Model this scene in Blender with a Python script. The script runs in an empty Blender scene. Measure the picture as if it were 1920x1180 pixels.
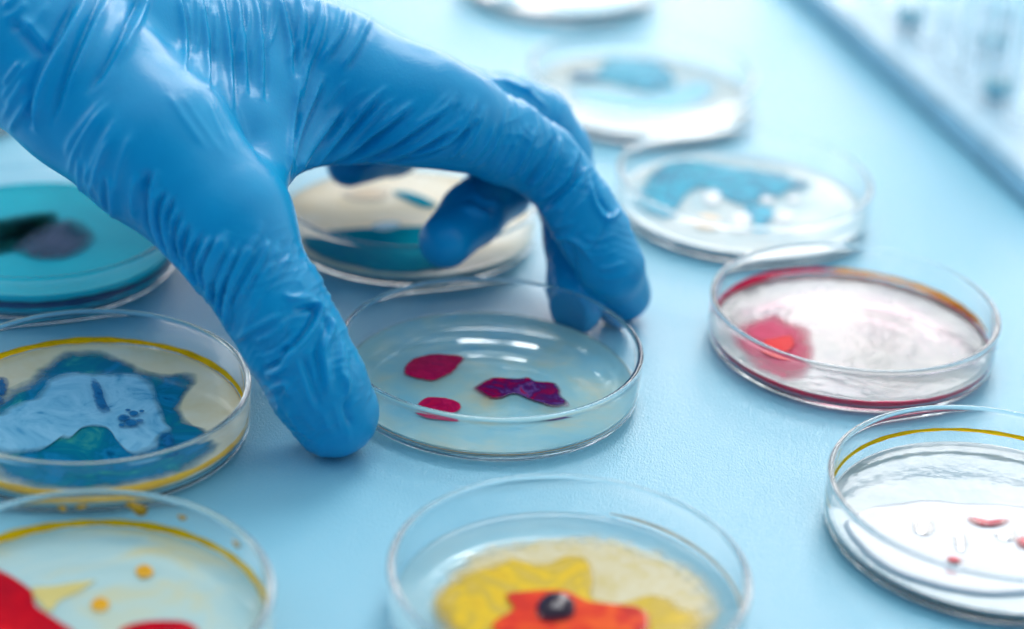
import bpy, bmesh, math, random
import numpy as np
from mathutils import Matrix, Vector

random.seed(7)
rng = np.random.default_rng(11)
S = bpy.context.scene
COL = S.collection

# ------------------------------------------------------------------ camera
FPX, PITCH, ROLL, CAMH = 4070.0, math.radians(26.88), math.radians(3.48), 0.2786
sp, cp, sr, cr = math.sin(PITCH), math.cos(PITCH), math.sin(ROLL), math.cos(ROLL)
C0 = np.array([0, 0, CAMH])
AX_R = np.array([1.0, 0, 0]); AX_U = np.array([0, sp, cp]); AX_F = np.array([0, cp, -sp])


def rays(px):
    """directions (unit depth) through photograph points, 1920x1180"""
    px = np.atleast_2d(np.asarray(px, float))
    x = (px[:, 0] - 960) / FPX; y = -(px[:, 1] - 590) / FPX
    X = cr * x - sr * y; Y = sr * x + cr * y
    return AX_F[None] + X[:, None] * AX_R[None] + Y[:, None] * AX_U[None]


def on_plane(px, z):
    d = rays(px)
    t = (z - CAMH) / d[:, 2]
    return C0[None] + d * t[:, None]


def at_depth(x, y, zc):
    return C0 + rays([(x, y)])[0] * zc


cam_d = bpy.data.cameras.new('camera')
cam = bpy.data.objects.new('camera', cam_d); COL.objects.link(cam)
right = cr * AX_R + sr * AX_U; up = -sr * AX_R + cr * AX_U; back = -AX_F
cam.matrix_world = Matrix(((right[0], up[0], back[0], C0[0]), (right[1], up[1], back[1], C0[1]),
                           (right[2], up[2], back[2], C0[2]), (0, 0, 0, 1)))
cam_d.sensor_width = 36; cam_d.lens = FPX / 1920 * 36
cam_d.clip_start = 0.01; cam_d.clip_end = 60
cam_d.dof.use_dof = True; cam_d.dof.focus_distance = 0.550; cam_d.dof.aperture_fstop = 5.0
S.camera = cam

# ------------------------------------------------------------------ node helpers


def new_mat(name):
    m = bpy.data.materials.new(name); m.use_nodes = True
    nt = m.node_tree
    return m, nt, nt.nodes['Principled BSDF'], nt.nodes['Material Output']


def srgb(r, g, b):
    f = lambda c: (c / 255) / 12.92 if c / 255 <= 0.04045 else ((c / 255 + 0.055) / 1.055) ** 2.4
    return (f(r), f(g), f(b), 1)


def nd(nt, t, **kw):
    n = nt.nodes.new(t)
    for k, v in kw.items():
        if k in n.inputs: n.inputs[k].default_value = v
        else: setattr(n, k, v)
    return n


def ramp(nt, stops, inp=None, interp='LINEAR'):
    n = nt.nodes.new('ShaderNodeValToRGB')
    cr_ = n.color_ramp; cr_.interpolation = interp
    while len(cr_.elements) < len(stops): cr_.elements.new(0.5)
    for e, (p, c) in zip(cr_.elements, stops):
        e.position = p; e.color = c if len(c) == 4 else (*c, 1)
    if inp is not None: nt.links.new(inp, n.inputs[0])
    return n


def g(v): return (v, v, v, 1)


def mixc(nt, fac, a, b):
    n = nt.nodes.new('ShaderNodeMix'); n.data_type = 'RGBA'
    for s, v in ((0, fac), (6, a), (7, b)):
        if isinstance(v, (tuple, list, float, int)): n.inputs[s].default_value = v
        else: nt.links.new(v, n.inputs[s])
    return n.outputs[2]


def coords(nt, scale=(1, 1, 1), rot=(0, 0, 0), off=(0, 0, 0)):
    tc = nt.nodes.new('ShaderNodeTexCoord'); mp = nt.nodes.new('ShaderNodeMapping')
    mp.inputs['Scale'].default_value = scale; mp.inputs['Rotation'].default_value = rot; mp.inputs['Location'].default_value = off
    nt.links.new(tc.outputs['Object'], mp.inputs[0])
    return mp.outputs[0]


def noise(nt, vec, scale, detail=3, rough=0.55, dist=0.0):
    n = nd(nt, 'ShaderNodeTexNoise', Scale=scale, Detail=detail, Roughness=rough, Distortion=dist)
    nt.links.new(vec, n.inputs['Vector'])
    return n.outputs['Fac']


def bump(nt, h, strength, dist, bsdf, inp='Normal'):
    b = nd(nt, 'ShaderNodeBump', Strength=strength, Distance=dist)
    nt.links.new(h, b.inputs['Height']); nt.links.new(b.outputs[0], bsdf.inputs[inp])
    return b


# ------------------------------------------------------------------ materials
def mat_table():
    m, nt, p, o = new_mat('tabletop_laminate')
    v = coords(nt)
    n1 = noise(nt, v, 5, 3)
    c = ramp(nt, [(0.3, srgb(124, 187, 210)), (0.7, srgb(137, 196, 216))], n1)
    nt.links.new(c.outputs[0], p.inputs['Base Color'])
    p.inputs['Roughness'].default_value = 0.30
    p.inputs['Specular IOR Level'].default_value = 0.5
    v2 = coords(nt, scale=(2100, 850, 1), rot=(0, 0, 0.2))
    n2 = noise(nt, v2, 1.0, 2, 0.5, 0.6)
    bump(nt, n2, 0.7, 0.00030, p)
    return m


def mat_glass():
    m, nt, p, o = new_mat('dish_glass')
    p.inputs['Base Color'].default_value = (0.97, 0.99, 1.0, 1)
    p.inputs['Roughness'].default_value = 0.0
    p.inputs['IOR'].default_value = 1.47
    p.inputs['Transmission Weight'].default_value = 1.0
    return m


def mat_glove():
    m, nt, p, o = new_mat('blue_nitrile')
    v = coords(nt)
    n1 = noise(nt, v, 60, 3)
    c = ramp(nt, [(0.3, (0.0, 0.29, 0.55, 1)), (0.7, (0.0, 0.335, 0.61, 1))], n1)
    nt.links.new(c.outputs[0], p.inputs['Base Color'])
    p.inputs['Roughness'].default_value = 0.33
    p.inputs['Specular IOR Level'].default_value = 0.36
    p.inputs['Subsurface Weight'].default_value = 0.22
    p.inputs['Subsurface Radius'].default_value = (0.1, 0.6, 1.0); p.inputs['Subsurface Scale'].default_value = 0.004
    p.inputs['Sheen Weight'].default_value = 0.0
    p.inputs['Sheen Roughness'].default_value = 0.4
    p.inputs['Sheen Tint'].default_value = (0.35, 0.75, 1, 1)
    n2 = noise(nt, v, 1400, 2)
    n3 = noise(nt, coords(nt, scale=(1, 1, 0.6)), 160, 4, 0.6, 0.8)
    ad = nd(nt, 'ShaderNodeMath', operation='MULTIPLY_ADD'); ad.inputs[1].default_value = 3.0
    nt.links.new(n3, ad.inputs[0]); nt.links.new(n2, ad.inputs[2])
    bump(nt, ad.outputs[0], 0.35, 0.00012, p)
    return m


def mat_medium(name, stops, scale=45, rough=0.1, see=0.0, detail=4, dist=0.4, bumpd=0.0001, tint=(0.9, 0.97, 1, 1), spec=0.5):
    """jelly layer: coloured by noise, glossy, partly see-through"""
    m, nt, p, o = new_mat(name)
    v = coords(nt, off=(random.random(), random.random(), 0))
    n1 = noise(nt, v, scale, detail, 0.6, dist)
    c = ramp(nt, stops, n1)
    nt.links.new(c.outputs[0], p.inputs['Base Color'])
    p.inputs['Roughness'].default_value = rough
    p.inputs['Specular IOR Level'].default_value = spec
    if bumpd: bump(nt, noise(nt, v, 120, 3), 0.4, bumpd, p)
    if see > 0:
        tr = nd(nt, 'ShaderNodeBsdfTransparent', Color=tint)
        mx = nt.nodes.new('ShaderNodeMixShader'); mx.inputs[0].default_value = see
        nt.links.new(p.outputs[0], mx.inputs[1]); nt.links.new(tr.outputs[0], mx.inputs[2])
        nt.links.new(mx.outputs[0], o.inputs['Surface'])
    return m


def mat_colony(name, stops, rough=0.15, scale=120, wob=0.35, see=None, spec=0.18):
    """coloured growth, or painted glint: edge to middle along the mesh attribute 't', broken up by noise"""
    m, nt, p, o = new_mat(name)
    a = nd(nt, 'ShaderNodeAttribute', attribute_name='t')
    v = coords(nt)
    n1 = noise(nt, v, scale, 4, 0.6, 0.3)
    k = nd(nt, 'ShaderNodeMath', operation='MULTIPLY_ADD'); k.inputs[1].default_value = wob; k.inputs[2].default_value = -wob / 2
    nt.links.new(n1, k.inputs[0])
    ad = nd(nt, 'ShaderNodeMath', operation='ADD')
    nt.links.new(a.outputs['Fac'], ad.inputs[0]); nt.links.new(k.outputs[0], ad.inputs[1])
    # body colours wander with a broad noise; only the thin margin takes the first colour
    n2 = noise(nt, coords(nt, off=(random.random(), random.random(), 0)), scale * 0.7, 5, 0.6, 1.2)
    mr = nd(nt, 'ShaderNodeMapRange'); mr.inputs[1].default_value = 0.30; mr.inputs[2].default_value = 0.70
    nt.links.new(n2, mr.inputs[0])
    body_ = ramp(nt, stops[1:], mr.outputs[0])
    em = nd(nt, 'ShaderNodeMapRange'); em.inputs[1].default_value = 0.03; em.inputs[2].default_value = max(0.12, stops[1][0] * 1.3 + 0.06)
    nt.links.new(ad.outputs[0], em.inputs[0])
    cc = mixc(nt, em.outputs[0], stops[0][1], body_.outputs[0])
    nt.links.new(cc, p.inputs['Base Color'])
    p.inputs['Roughness'].default_value = rough
    p.inputs['Specular IOR Level'].default_value = spec
    if see:   # thin feathered edge lets the jelly show
        r2 = ramp(nt, [(see[0], g(0)), (see[1], g(1))], ad.outputs[0])
        tr = nt.nodes.new('ShaderNodeBsdfTransparent')
        mx = nt.nodes.new('ShaderNodeMixShader')
        nt.links.new(r2.outputs[0], mx.inputs[0]); nt.links.new(tr.outputs[0], mx.inputs[1]); nt.links.new(p.outputs[0], mx.inputs[2])
        nt.links.new(mx.outputs[0], o.inputs['Surface'])
    return m


def mat_plain(name, col, rough=0.3, metal=0.0, trans=0.0, ior=1.45):
    m, nt, p, o = new_mat(name)
    v = coords(nt)
    n1 = noise(nt, v, 80, 3)
    c2 = tuple(min(1, x * 1.12) for x in col[:3]) + (1,)
    c1 = tuple(x * 0.9 for x in col[:3]) + (1,)
    c = ramp(nt, [(0.3, c1), (0.7, c2)], n1)
    nt.links.new(c.outputs[0], p.inputs['Base Color'])
    p.inputs['Roughness'].default_value = rough; p.inputs['Metallic'].default_value = metal
    p.inputs['Transmission Weight'].default_value = trans; p.inputs['IOR'].default_value = ior
    return m


def mat_residue(name, col, trans=0.6):
    """dried film or painted colour fringe on the glass: light shines through it"""
    m, nt, p, o = new_mat(name)
    n1 = noise(nt, coords(nt), 160, 3)
    c = ramp(nt, [(0.3, tuple(x * 0.85 for x in col[:3]) + (1,)), (0.7, tuple(min(1, x * 1.1) for x in col[:3]) + (1,))], n1)
    nt.links.new(c.outputs[0], p.inputs['Base Color']); p.inputs['Roughness'].default_value = 0.4; p.inputs['Specular IOR Level'].default_value = 0.2
    tl = nt.nodes.new('ShaderNodeBsdfTranslucent'); nt.links.new(c.outputs[0], tl.inputs['Color'])
    mx = nt.nodes.new('ShaderNodeMixShader'); mx.inputs[0].default_value = trans
    nt.links.new(p.outputs[0], mx.inputs[1]); nt.links.new(tl.outputs[0], mx.inputs[2]); nt.links.new(mx.outputs[0], o.inputs['Surface'])
    return m


M_TABLE, M_GLASS, M_GLOVE = mat_table(), mat_glass(), mat_glove()

# ------------------------------------------------------------------ mesh helpers


def link_mesh(name, verts, faces, mat, parent=None, smooth=True, attr=None):
    me = bpy.data.meshes.new(name)
    me.from_pydata([tuple(map(float, v)) for v in verts], [], [tuple(map(int, f)) for f in faces])
    if attr is not None:
        at = me.attributes.new('t', 'FLOAT', 'POINT'); at.data.foreach_set('value', np.asarray(attr, np.float32))
    me.materials.append(mat)
    if smooth: me.polygons.foreach_set('use_smooth', [True] * len(me.polygons))
    me.update()
    ob = bpy.data.objects.new(name, me); COL.objects.link(ob)
    if parent is not None: ob.parent = parent
    return ob


def lathe(name, prof, mat, parent=None, seg=160, closed=True, wob=None):
    """turn a closed (r, z) profile round the z axis; r = 0 points become poles"""
    n = len(prof); verts = []; faces = []; idx = []
    for i, (r, z) in enumerate(prof):
        if r < 1e-9:
            idx.append([len(verts)] * seg); verts.append((0, 0, z))
        else:
            row = []
            for k in range(seg):
                a = 2 * math.pi * k / seg
                rr, zz = (r, z) if wob is None else wob(r, z, a)
                row.append(len(verts)); verts.append((rr * math.cos(a), rr * math.sin(a), zz))
            idx.append(row)
    for i in range(n if closed else n - 1):
        A, B = idx[i], idx[(i + 1) % n]
        if A[0] == A[1] and B[0] == B[1]: continue
        for k in range(seg):
            l = (k + 1) % seg
            f = [A[k], A[l], B[l], B[k]]
            f = [q for j, q in enumerate(f) if q not in f[:j]]
            faces.append(f)
    ob = link_mesh(name, verts, faces, mat, parent)
    bm = bmesh.new(); bm.from_mesh(ob.data); bmesh.ops.recalc_face_normals(bm, faces=bm.faces); bm.to_mesh(ob.data); bm.free()
    return ob


def arc(cx, cz, r, a0, a1, n):
    return [(cx + r * math.cos(math.radians(a0 + (a1 - a0) * i / n)), cz + r * math.sin(math.radians(a0 + (a1 - a0) * i / n))) for i in range(n + 1)]


RO, HD, WALL = 0.0400, 0.0140, 0.0013


def glass_profile():
    ri = RO - WALL
    p = [(0.0, 0.0009)]
    p += [(0.0325, 0.0009), (0.0335, 0.0004)]                       # slightly raised foot
    p += arc(RO - 0.0035, 0.0036, 0.0034, -80, 0, 8)               # rounded outer corner
    p += [(RO, HD * 0.55), (RO, HD - 0.0022)]
    p += arc(RO - 0.00068, HD - 0.0009, 0.00085, -25, 190, 14)       # fire-polished bead
    p += [(ri, HD - 0.0026), (ri, 0.0046)]
    p += arc(ri - 0.0016, 0.0036, 0.0016, 0, -86, 7)
    p += [(0.030, 0.0020), (0.0, 0.0020)]
    return p


GLASS_MESH = None


def dish(center_xy, label, kind, rot=0.0):
    global GLASS_MESH
    e = bpy.data.objects.new('petri_dish', None); COL.objects.link(e)
    e.location = (center_xy[0], center_xy[1], 0.0002)
    e.empty_display_size = 0.02
    e['label'] = label; e['category'] = 'petri dish'; e['group'] = 'glass petri dishes spread over the tabletop'
    if GLASS_MESH is None:
        ob = lathe('glass_bowl', glass_profile(), M_GLASS, e, seg=220)
        GLASS_MESH = ob.data
    else:
        ob = bpy.data.objects.new('glass_bowl', GLASS_MESH); COL.objects.link(ob); ob.parent = e
    return e


def medium(e, mat, top=0.0042):
    r = RO - WALL - 0.0005
    prof = [(0, 0.00215), (r - 0.0018, 0.00215), (r - 0.0008, 0.0026), (r - 0.0002, 0.0033)]
    if top > 0.004: prof += [(r, top - 0.0003)]
    prof += [(r, top + 0.0003), (r - 0.0004, top + 0.00025), (r - 0.0012, top + 0.00005), (r - 0.0024, top), (r * 0.6, top), (0, top)]
    return lathe('growth_medium', prof, mat, e, seg=160)


def ring(e, mat, z, h, r=None, name='residue_fringe_ring', a0=0.0, a1=360.0, th=0.00035):
    """band on the inner wall"""
    r = (RO - WALL - 0.00006) if r is None else r
    n = 180; verts = []; faces = []
    full = a1 - a0 >= 359.9
    m = n if full else max(8, int(n * (a1 - a0) / 360))
    cnt = m if full else m + 1
    sd = random.uniform(0, 9)
    for i in range(cnt):
        t = i / m; a = math.radians(a0 + (a1 - a0) * t)
        tap = 1.0 if full else min(1, 8 * min(t, 1 - t) + 0.05)
        hh = h * tap * (0.85 + 0.25 * math.sin(5 * a + sd) * math.sin(2.3 * a + 1 + sd) + 0.08 * math.sin(31 * a + sd))
        for dr, dz in ((0, -0.5), (-th, -0.25), (-th, 0.25), (0, 0.5)):
            verts.append(((r + dr) * math.cos(a), (r + dr) * math.sin(a), z + dz * hh))
    for i in range(m):
        j = (i + 1) % cnt
        for k in range(3):
            faces.append((i * 4 + k, j * 4 + k, j * 4 + k + 1, i * 4 + k + 1))
    return link_mesh(name, verts, faces, mat, e)


def smooth_loop(pts, sub=6, jit=0.0, seed=0):
    pts = np.asarray(pts, float); n = len(pts); out = []
    for i in range(n):
        p0, p1, p2, p3 = pts[i - 1], pts[i], pts[(i + 1) % n], pts[(i + 2) % n]
        for s in range(sub):
            t = s / sub
            out.append(0.5 * ((2 * p1) + (-p0 + p2) * t + (2 * p0 - 5 * p1 + 4 * p2 - p3) * t * t + (-p0 + 3 * p1 - 3 * p2 + p3) * t ** 3))
    out = np.array(out)
    if jit > 0:
        r = np.random.default_rng(seed); k = len(out)
        c = out.mean(0); d = out - c
        w = np.zeros(k); ang = np.arange(k) / k * 2 * np.pi
        for f in (7, 11, 17, 26, 37): w += np.sin(f * ang + r.uniform(0, 6.28)) * r.uniform(0.5, 1) / (f ** 0.5)
        d *= (1 + jit * w)[:, None]
        out = c + d
    return out


def colony_or_glint(e, name, pxs, mat, z, h=0.0004, jit=0.02, dome=0.5, limit=0.0376, center=None, sub=6, grow=1.05, drop=False):
    """a growth or painted glint traced as an outline on the jelly, given a real thickness"""
    pxs = np.asarray(pxs, float)
    cpx = pxs.mean(0) if center is None else np.asarray(center, float)
    if grow: pxs = cpx + (pxs - cpx) * grow
    w = on_plane(pxs, z + 0.0002)
    loc = np.array(e.location)
    pts = (w - loc)[:, :2]
    loop = smooth_loop(pts, sub, jit, seed=len(bpy.data.objects))
    rad = np.hypot(loop[:, 0], loop[:, 1]); k = np.minimum(1, limit / np.maximum(rad, 1e-9)); loop = loop * k[:, None]
    c = loop.mean(0) if center is None else (on_plane([center], z)[0] - loc)[:2]
    n = len(loop); verts = []; t = []; faces = []
    rows = [(1.0, 0.0, 0.0), (0.995, 0.5, 0.0), (0.98, 0.85, 0.03), (0.945, 1.0, 0.14), (0.89, 1.0 + 0.1 * dome, 0.3), (0.8, 1 + 0.2 * dome, 0.5), (0.62, 1 + 0.3 * dome, 0.74), (0.4, 1 + 0.5 * dome, 0.9), (0.15, 1 + 0.6 * dome, 1.0)]
    zb = z + 0.00003
    if drop: rows = [(1.0, 0, 0.0), (0.985, .17, 0.05), (0.94, .34, .15), (0.86, .51, .3), (0.75, .66, .45), (0.6, .8, .6), (0.42, .907, .8), (0.2, .98, 0.95)]
    for s, hh, tt in rows:
        for q in loop:
            v = c + (q - c) * s
            verts.append((v[0], v[1], zb + h * hh)); t.append(tt)
    for i in range(len(rows) - 1):
        for k2 in range(n):
            l = (k2 + 1) % n
            faces.append((i * n + k2, i * n + l, (i + 1) * n + l, (i + 1) * n + k2))
    top = len(verts); verts.append((c[0], c[1], zb + h * (1.0 if drop else 1 + 0.65 * dome))); t.append(1.0)
    b0 = (len(rows) - 1) * n
    for k2 in range(n):
        l = (k2 + 1) % n
        faces.append((b0 + k2, b0 + l, top))
    ob = link_mesh(name, verts, faces, mat, e, attr=t)
    return ob


# ------------------------------------------------------------------ table
tb = bmesh.new()
bmesh.ops.create_grid(tb, x_segments=4, y_segments=4, size=1.0)
bmesh.ops.scale(tb, vec=(1.6, 1.5, 1), verts=tb.verts); bmesh.ops.translate(tb, vec=(0, 1.1, 0), verts=tb.verts)
me = bpy.data.meshes.new('tabletop'); tb.to_mesh(me); tb.free(); me.materials.append(M_TABLE)
table = bpy.data.objects.new('tabletop', me); COL.objects.link(table)
sol = table.modifiers.new('thickness', 'SOLIDIFY'); sol.thickness = 0.025; sol.offset = -1
table['kind'] = 'structure'; table['label'] = 'pale blue laminate tabletop under the dishes'

# ------------------------------------------------------------------ dishes
AG = 0.0042
beige = srgb(222, 208, 182)
# centre dish held by the hand
d = dish((-0.0050, 0.5044), 'clear dish with three crimson colonies, held between the gloved thumb and fingers', 'c')
medium(d, mat_medium('clear_agar', [(0.34, srgb(150, 216, 234)), (0.54, srgb(184, 224, 222)), (0.74, srgb(228, 224, 190))], 55, 0.16, see=0.56), top=0.0034)
m_crim = mat_colony('crimson_growth', [(0.0, srgb(236, 70, 90)), (0.05, srgb(176, 4, 60)), (0.4, srgb(150, 4, 66)), (0.7, srgb(180, 16, 74)), (1, srgb(104, 6, 66))], 0.2, 260, 0.6, see=(0.0, 0.34))
m_purp = mat_colony('violet_growth', [(0.0, srgb(232, 50, 80)), (0.05, srgb(164, 4, 60)), (0.35, srgb(110, 6, 64)), (0.6, srgb(64, 20, 84)), (0.8, srgb(90, 60, 120)), (1, srgb(150, 6, 56))], 0.12, 210, 0.75, see=(0.0, 0.34))
zc_ = 0.0034
colony_or_glint(d, 'colony_or_glint', [(757, 701), (763, 685), (780, 673), (813, 666), (865, 670), (863, 685), (841, 704), (813, 716), (780, 711)], m_crim, zc_, 0.0004, 0.025)
colony_or_glint(d, 'colony_or_glint', [(890, 732), (903, 720), (927, 711), (970, 713), (989, 711), (1007, 718), (1045, 723), (1050, 742), (1062, 756), (1060, 763), (1031, 763), (993, 751), (965, 741), (936, 749), (912, 746)], m_purp, zc_, 0.0005, 0.02, center=(975, 729))
colony_or_glint(d, 'colony_or_glint', [(785, 758), (803, 748), (838, 750), (860, 758), (864, 768), (850, 778), (812, 779), (788, 770)], m_crim, zc_, 0.0005, 0.025)
m_amber = mat_residue('amber_fringe_residue', srgb(236, 160, 74))
ring(d, m_amber, 0.0029, 0.0006, r=RO - WALL - 0.0002)  # orange light fringe at the foot of the glass, painted as a ring

# left dish, beige jelly, blue-green mould
d = dish((-0.1040, 0.4711), 'dish of beige jelly with wide teal and pale blue mould, left of the thumb', 'l')
zl = 0.0040
medium(d, mat_medium('beige_agar', [(0.3, srgb(238, 216, 172)), (0.6, srgb(246, 234, 208))], 50, 0.12), top=zl)
m_yel = mat_colony('yellow_residue', [(0.0, srgb(226, 165, 10)), (1.0, srgb(205, 140, 8))], 0.3)
m_yel2 = mat_residue('yellow_crust', srgb(252, 196, 12), 0.7)
ring(d, m_yel2, 0.0052, 0.0022)
m_teal = mat_colony('teal_mould', [(0.0, srgb(110, 180, 150)), (0.05, srgb(60, 160, 150)), (0.3, srgb(16, 130, 150)), (0.55, srgb(10, 112, 146)), (0.8, srgb(24, 132, 178)), (1, srgb(6, 88, 128))], 0.1, 120, 0.6, see=(0.0, 0.42), spec=0.3)
m_pale = mat_colony('pale_blue_mould', [(0.0, srgb(60, 146, 190)), (0.05, srgb(70, 152, 196)), (0.3, srgb(126, 192, 222)), (0.6, srgb(150, 208, 234)), (0.85, srgb(120, 186, 218)), (1.0, srgb(60, 140, 184))], 0.07, 95, 0.6, see=(0.0, 0.4), spec=0.25)
m_navy = mat_colony('dark_blue_mould', [(0.0, srgb(60, 140, 186)), (0.4, srgb(36, 116, 168)), (1, srgb(16, 84, 140))], 0.12, 420, 1.2, see=(0.2, 0.95))
colony_or_glint(d, 'colony_or_glint', [(-20, 800), (10, 745), (54, 715), (72, 697), (125, 664), (180, 660), (233, 676), (266, 697), (304, 705), (347, 702), (369, 713), (347, 746), (336, 768), (352, 795), (380, 806), (402, 830), (372, 866), (300, 895), (200, 915), (90, 915), (0, 890)], m_teal, zl, 0.00015, 0.015, center=(200, 790), dome=0.2)
colony_or_glint(d, 'colony_or_glint', [(-40, 795), (0, 778), (33, 757), (70, 746), (92, 714), (130, 700), (190, 703), (244, 700), (282, 719), (298, 752), (304, 784), (320, 806), (298, 822), (290, 842), (250, 852), (222, 830), (204, 806), (176, 800), (150, 806), (128, 824), (104, 822), (84, 842), (56, 850), (0, 850), (-40, 835)], m_pale, zl + 0.0004, 0.0001, 0.012, center=(190, 765), dome=0.2)
colony_or_glint(d, 'colony_or_glint', [(168, 706), (186, 716), (198, 752), (208, 772), (194, 778), (178, 762)], m_navy, zl + 0.0010, 0.00015, 0.05)
for x, y, a in ((232, 784, 9), (250, 776, 7), (246, 794, 11), (262, 790, 6), (240, 770, 4), (266, 772, 4), (228, 798, 5)):
    colony_or_glint(d, 'colony_or_glint', [(x + a * 1.5 * math.cos(i), y + a * 0.8 * math.sin(i)) for i in np.linspace(0, 2 * math.pi, 8)[:-1]], m_navy, zl + 0.0010, 0.00012, 0.08)
colony_or_glint(d, 'colony_or_glint', [(300, 820), (315, 812), (328, 824), (326, 840), (308, 842)], m_navy, zl + 0.0006, 0.0004, 0.04)
colony_or_glint(d, 'colony_or_glint', [(-40, 700), (0, 705), (18, 715), (14, 740), (0, 765), (-40, 770)], m_navy, zl + 0.0002, 0.0003, 0.04)

# front left dish, red blot
d = dish((-0.0869, 0.3818), 'nearest left dish with a glossy red blot and a mustard yellow ring', 'f')
zf = 0.0042
medium(d, mat_medium('smeared_agar', [(0.3, srgb(160, 208, 218)), (0.55, srgb(192, 216, 210)), (0.72, srgb(222, 208, 150))], 30, 0.12, see=0.2, dist=1.2), top=zf)
ring(d, m_yel2, 0.0056, 0.0025)
m_red = mat_colony('red_blot', [(0.0, srgb(240, 110, 40)), (0.07, srgb(215, 18, 24)), (0.3, srgb(190, 4, 18)), (1, srgb(160, 2, 20))], 0.12, 160, 0.3, see=(0.0, 0.2))
m_ydrop = mat_colony('yellow_drop', [(0.0, srgb(222, 190, 110)), (0.3, srgb(222, 165, 40)), (1, srgb(205, 145, 30))], 0.2, 150, 0.3, see=(-0.1, 0.1))
m_ysm = mat_colony('yellow_smear', [(0.0, srgb(205, 205, 170)), (0.4, srgb(206, 190, 120)), (1, srgb(200, 180, 100))], 0.2, 90, 0.6, see=(0.0, 0.5))
colony_or_glint(d, 'colony_or_glint', [(-30, 1065), (0, 1075), (33, 1093), (60, 1115), (68, 1142), (108, 1169), (140, 1200), (60, 1240), (-30, 1240)], m_red, zf, 0.0008, 0.015)
colony_or_glint(d, 'colony_or_glint', [(225, 1186), (260, 1172), (310, 1168), (350, 1172), (370, 1190), (300, 1215), (240, 1205)], m_red, zf, 0.0007, 0.02)
colony_or_glint(d, 'colony_or_glint', [(255, 1070), (272, 1062), (287, 1072), (282, 1084), (262, 1085)], m_ydrop, zf, 0.0005, 0.03)
colony_or_glint(d, 'colony_or_glint', [(170, 1135), (185, 1122), (204, 1130), (200, 1145), (180, 1147)], m_ydrop, zf, 0.0003, 0.03)
colony_or_glint(d, 'colony_or_glint', [(55, 1105), (100, 1100), (150, 1092), (180, 1090), (150, 1110), (110, 1130), (95, 1150), (75, 1140)], m_ysm, zf, 0.0002, 0.04)
for (x, y, s) in ((239, 989, 13), (153, 969, 6), (125, 988, 6), (310, 1000, 6), (410, 1035, 7)):   # splashes on the inside wall
    q = on_plane([(x, y)], 0.0100)[0] - np.array(d.location)
    a = math.atan2(q[1], q[0]); r = RO - WALL - 0.00008
    k = s / 7200.0
    vs = [(r * math.cos(a), r * math.sin(a), 0.0100)]; t = [1.0]; n = 18
    vs[0] = ((r - 0.0004) * math.cos(a), (r - 0.0004) * math.sin(a), 0.0100)
    for i in range(n):
        b = 2 * math.pi * i / n; rr = k * (1 + 0.25 * math.sin(2 * b + x) + 0.15 * math.sin(3 * b))
        vs.append((r * math.cos(a + rr * 1.3 * math.cos(b) / r), r * math.sin(a + rr * 1.3 * math.cos(b) / r), 0.0100 + rr * math.sin(b))); t.append(0.2)
    link_mesh('splash', vs, [(0, 1 + i, 1 + (i + 1) % n) for i in range(n)] + [tuple(range(n, 0, -1))], m_ydrop, d, attr=t)

# front middle dish, yellow with an orange-red centre and a dark drop
d = dish((0.0161, 0.4007), 'front middle dish with yellow growth, an orange centre and a dark drop', 'b')
zb_ = 0.0040
medium(d, mat_medium('clear_agar_blue', [(0.3, srgb(150, 210, 228)), (0.7, srgb(184, 222, 228))], 30, 0.08, see=0.5), top=zb_)
m_cream = mat_colony('cream_growth', [(0.0, srgb(190, 196, 186)), (0.2, srgb(206, 196, 164)), (1, srgb(196, 178, 120))], 0.25, 260, 0.6, see=(0.02, 0.5))
m_must = mat_colony('mustard_growth', [(0.0, srgb(206, 186, 110)), (0.25, srgb(204, 172, 70)), (0.45, srgb(196, 164, 44)), (0.65, srgb(222, 182, 20)), (0.85, srgb(206, 166, 30)), (1, srgb(232, 186, 4))], 0.2, 110, 0.9, see=(0.02, 0.45))
m_oran = mat_colony('orange_growth', [(0.0, srgb(240, 150, 20)), (0.10, srgb(232, 84, 10)), (0.4, srgb(214, 40, 8)), (1, srgb(160, 6, 20))], 0.15, 110, 0.45, see=(0.0, 0.28))
m_drop = mat_colony('dark_drop', [(0.0, srgb(150, 6, 40)), (0.25, srgb(80, 8, 50)), (0.5, srgb(24, 8, 40)), (1, srgb(16, 6, 34))], 0.05, 120, 0.5, see=(0.0, 0.3), spec=0.3)
colony_or_glint(d, 'colony_or_glint', [(812, 1150), (828, 1096), (880, 1040), (940, 1020), (1010, 1012), (1080, 1006), (1160, 1012), (1230, 1034), (1296, 1066), (1340, 1106), (1350, 1160), (1300, 1230), (1180, 1280), (1000, 1280), (860, 1230)], m_cream, zb_, 0.0004, 0.012, center=(1070, 1150))
colony_or_glint(d, 'colony_or_glint', [(811, 1145), (832, 1104), (885, 1066), (955, 1048), (1012, 1060), (1073, 1041), (1099, 1046), (1112, 1087), (1116, 1122), (1187, 1142), (1222, 1120), (1261, 1133), (1318, 1170), (1280, 1225), (1170, 1265), (1000, 1265), (870, 1220)], m_must, zb_ + 0.0005, 0.0005, 0.01, center=(1050, 1165))
colony_or_glint(d, 'colony_or_glint', [(924, 1178), (960, 1145), (950, 1118), (1012, 1109), (1060, 1111), (1104, 1131), (1165, 1138), (1200, 1144), (1215, 1164), (1200, 1195), (1100, 1225), (980, 1220)], m_oran, zb_ + 0.0012, 0.0005, 0.012, center=(1060, 1160))
colony_or_glint(d, 'colony_or_glint', [(1004, 1150), (1012, 1130), (1032, 1119), (1058, 1121), (1076, 1135), (1077, 1156), (1058, 1169), (1020, 1171)], m_drop, zb_ + 0.0012, 0.0028, 0.015, grow=1.05, drop=True)
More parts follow.
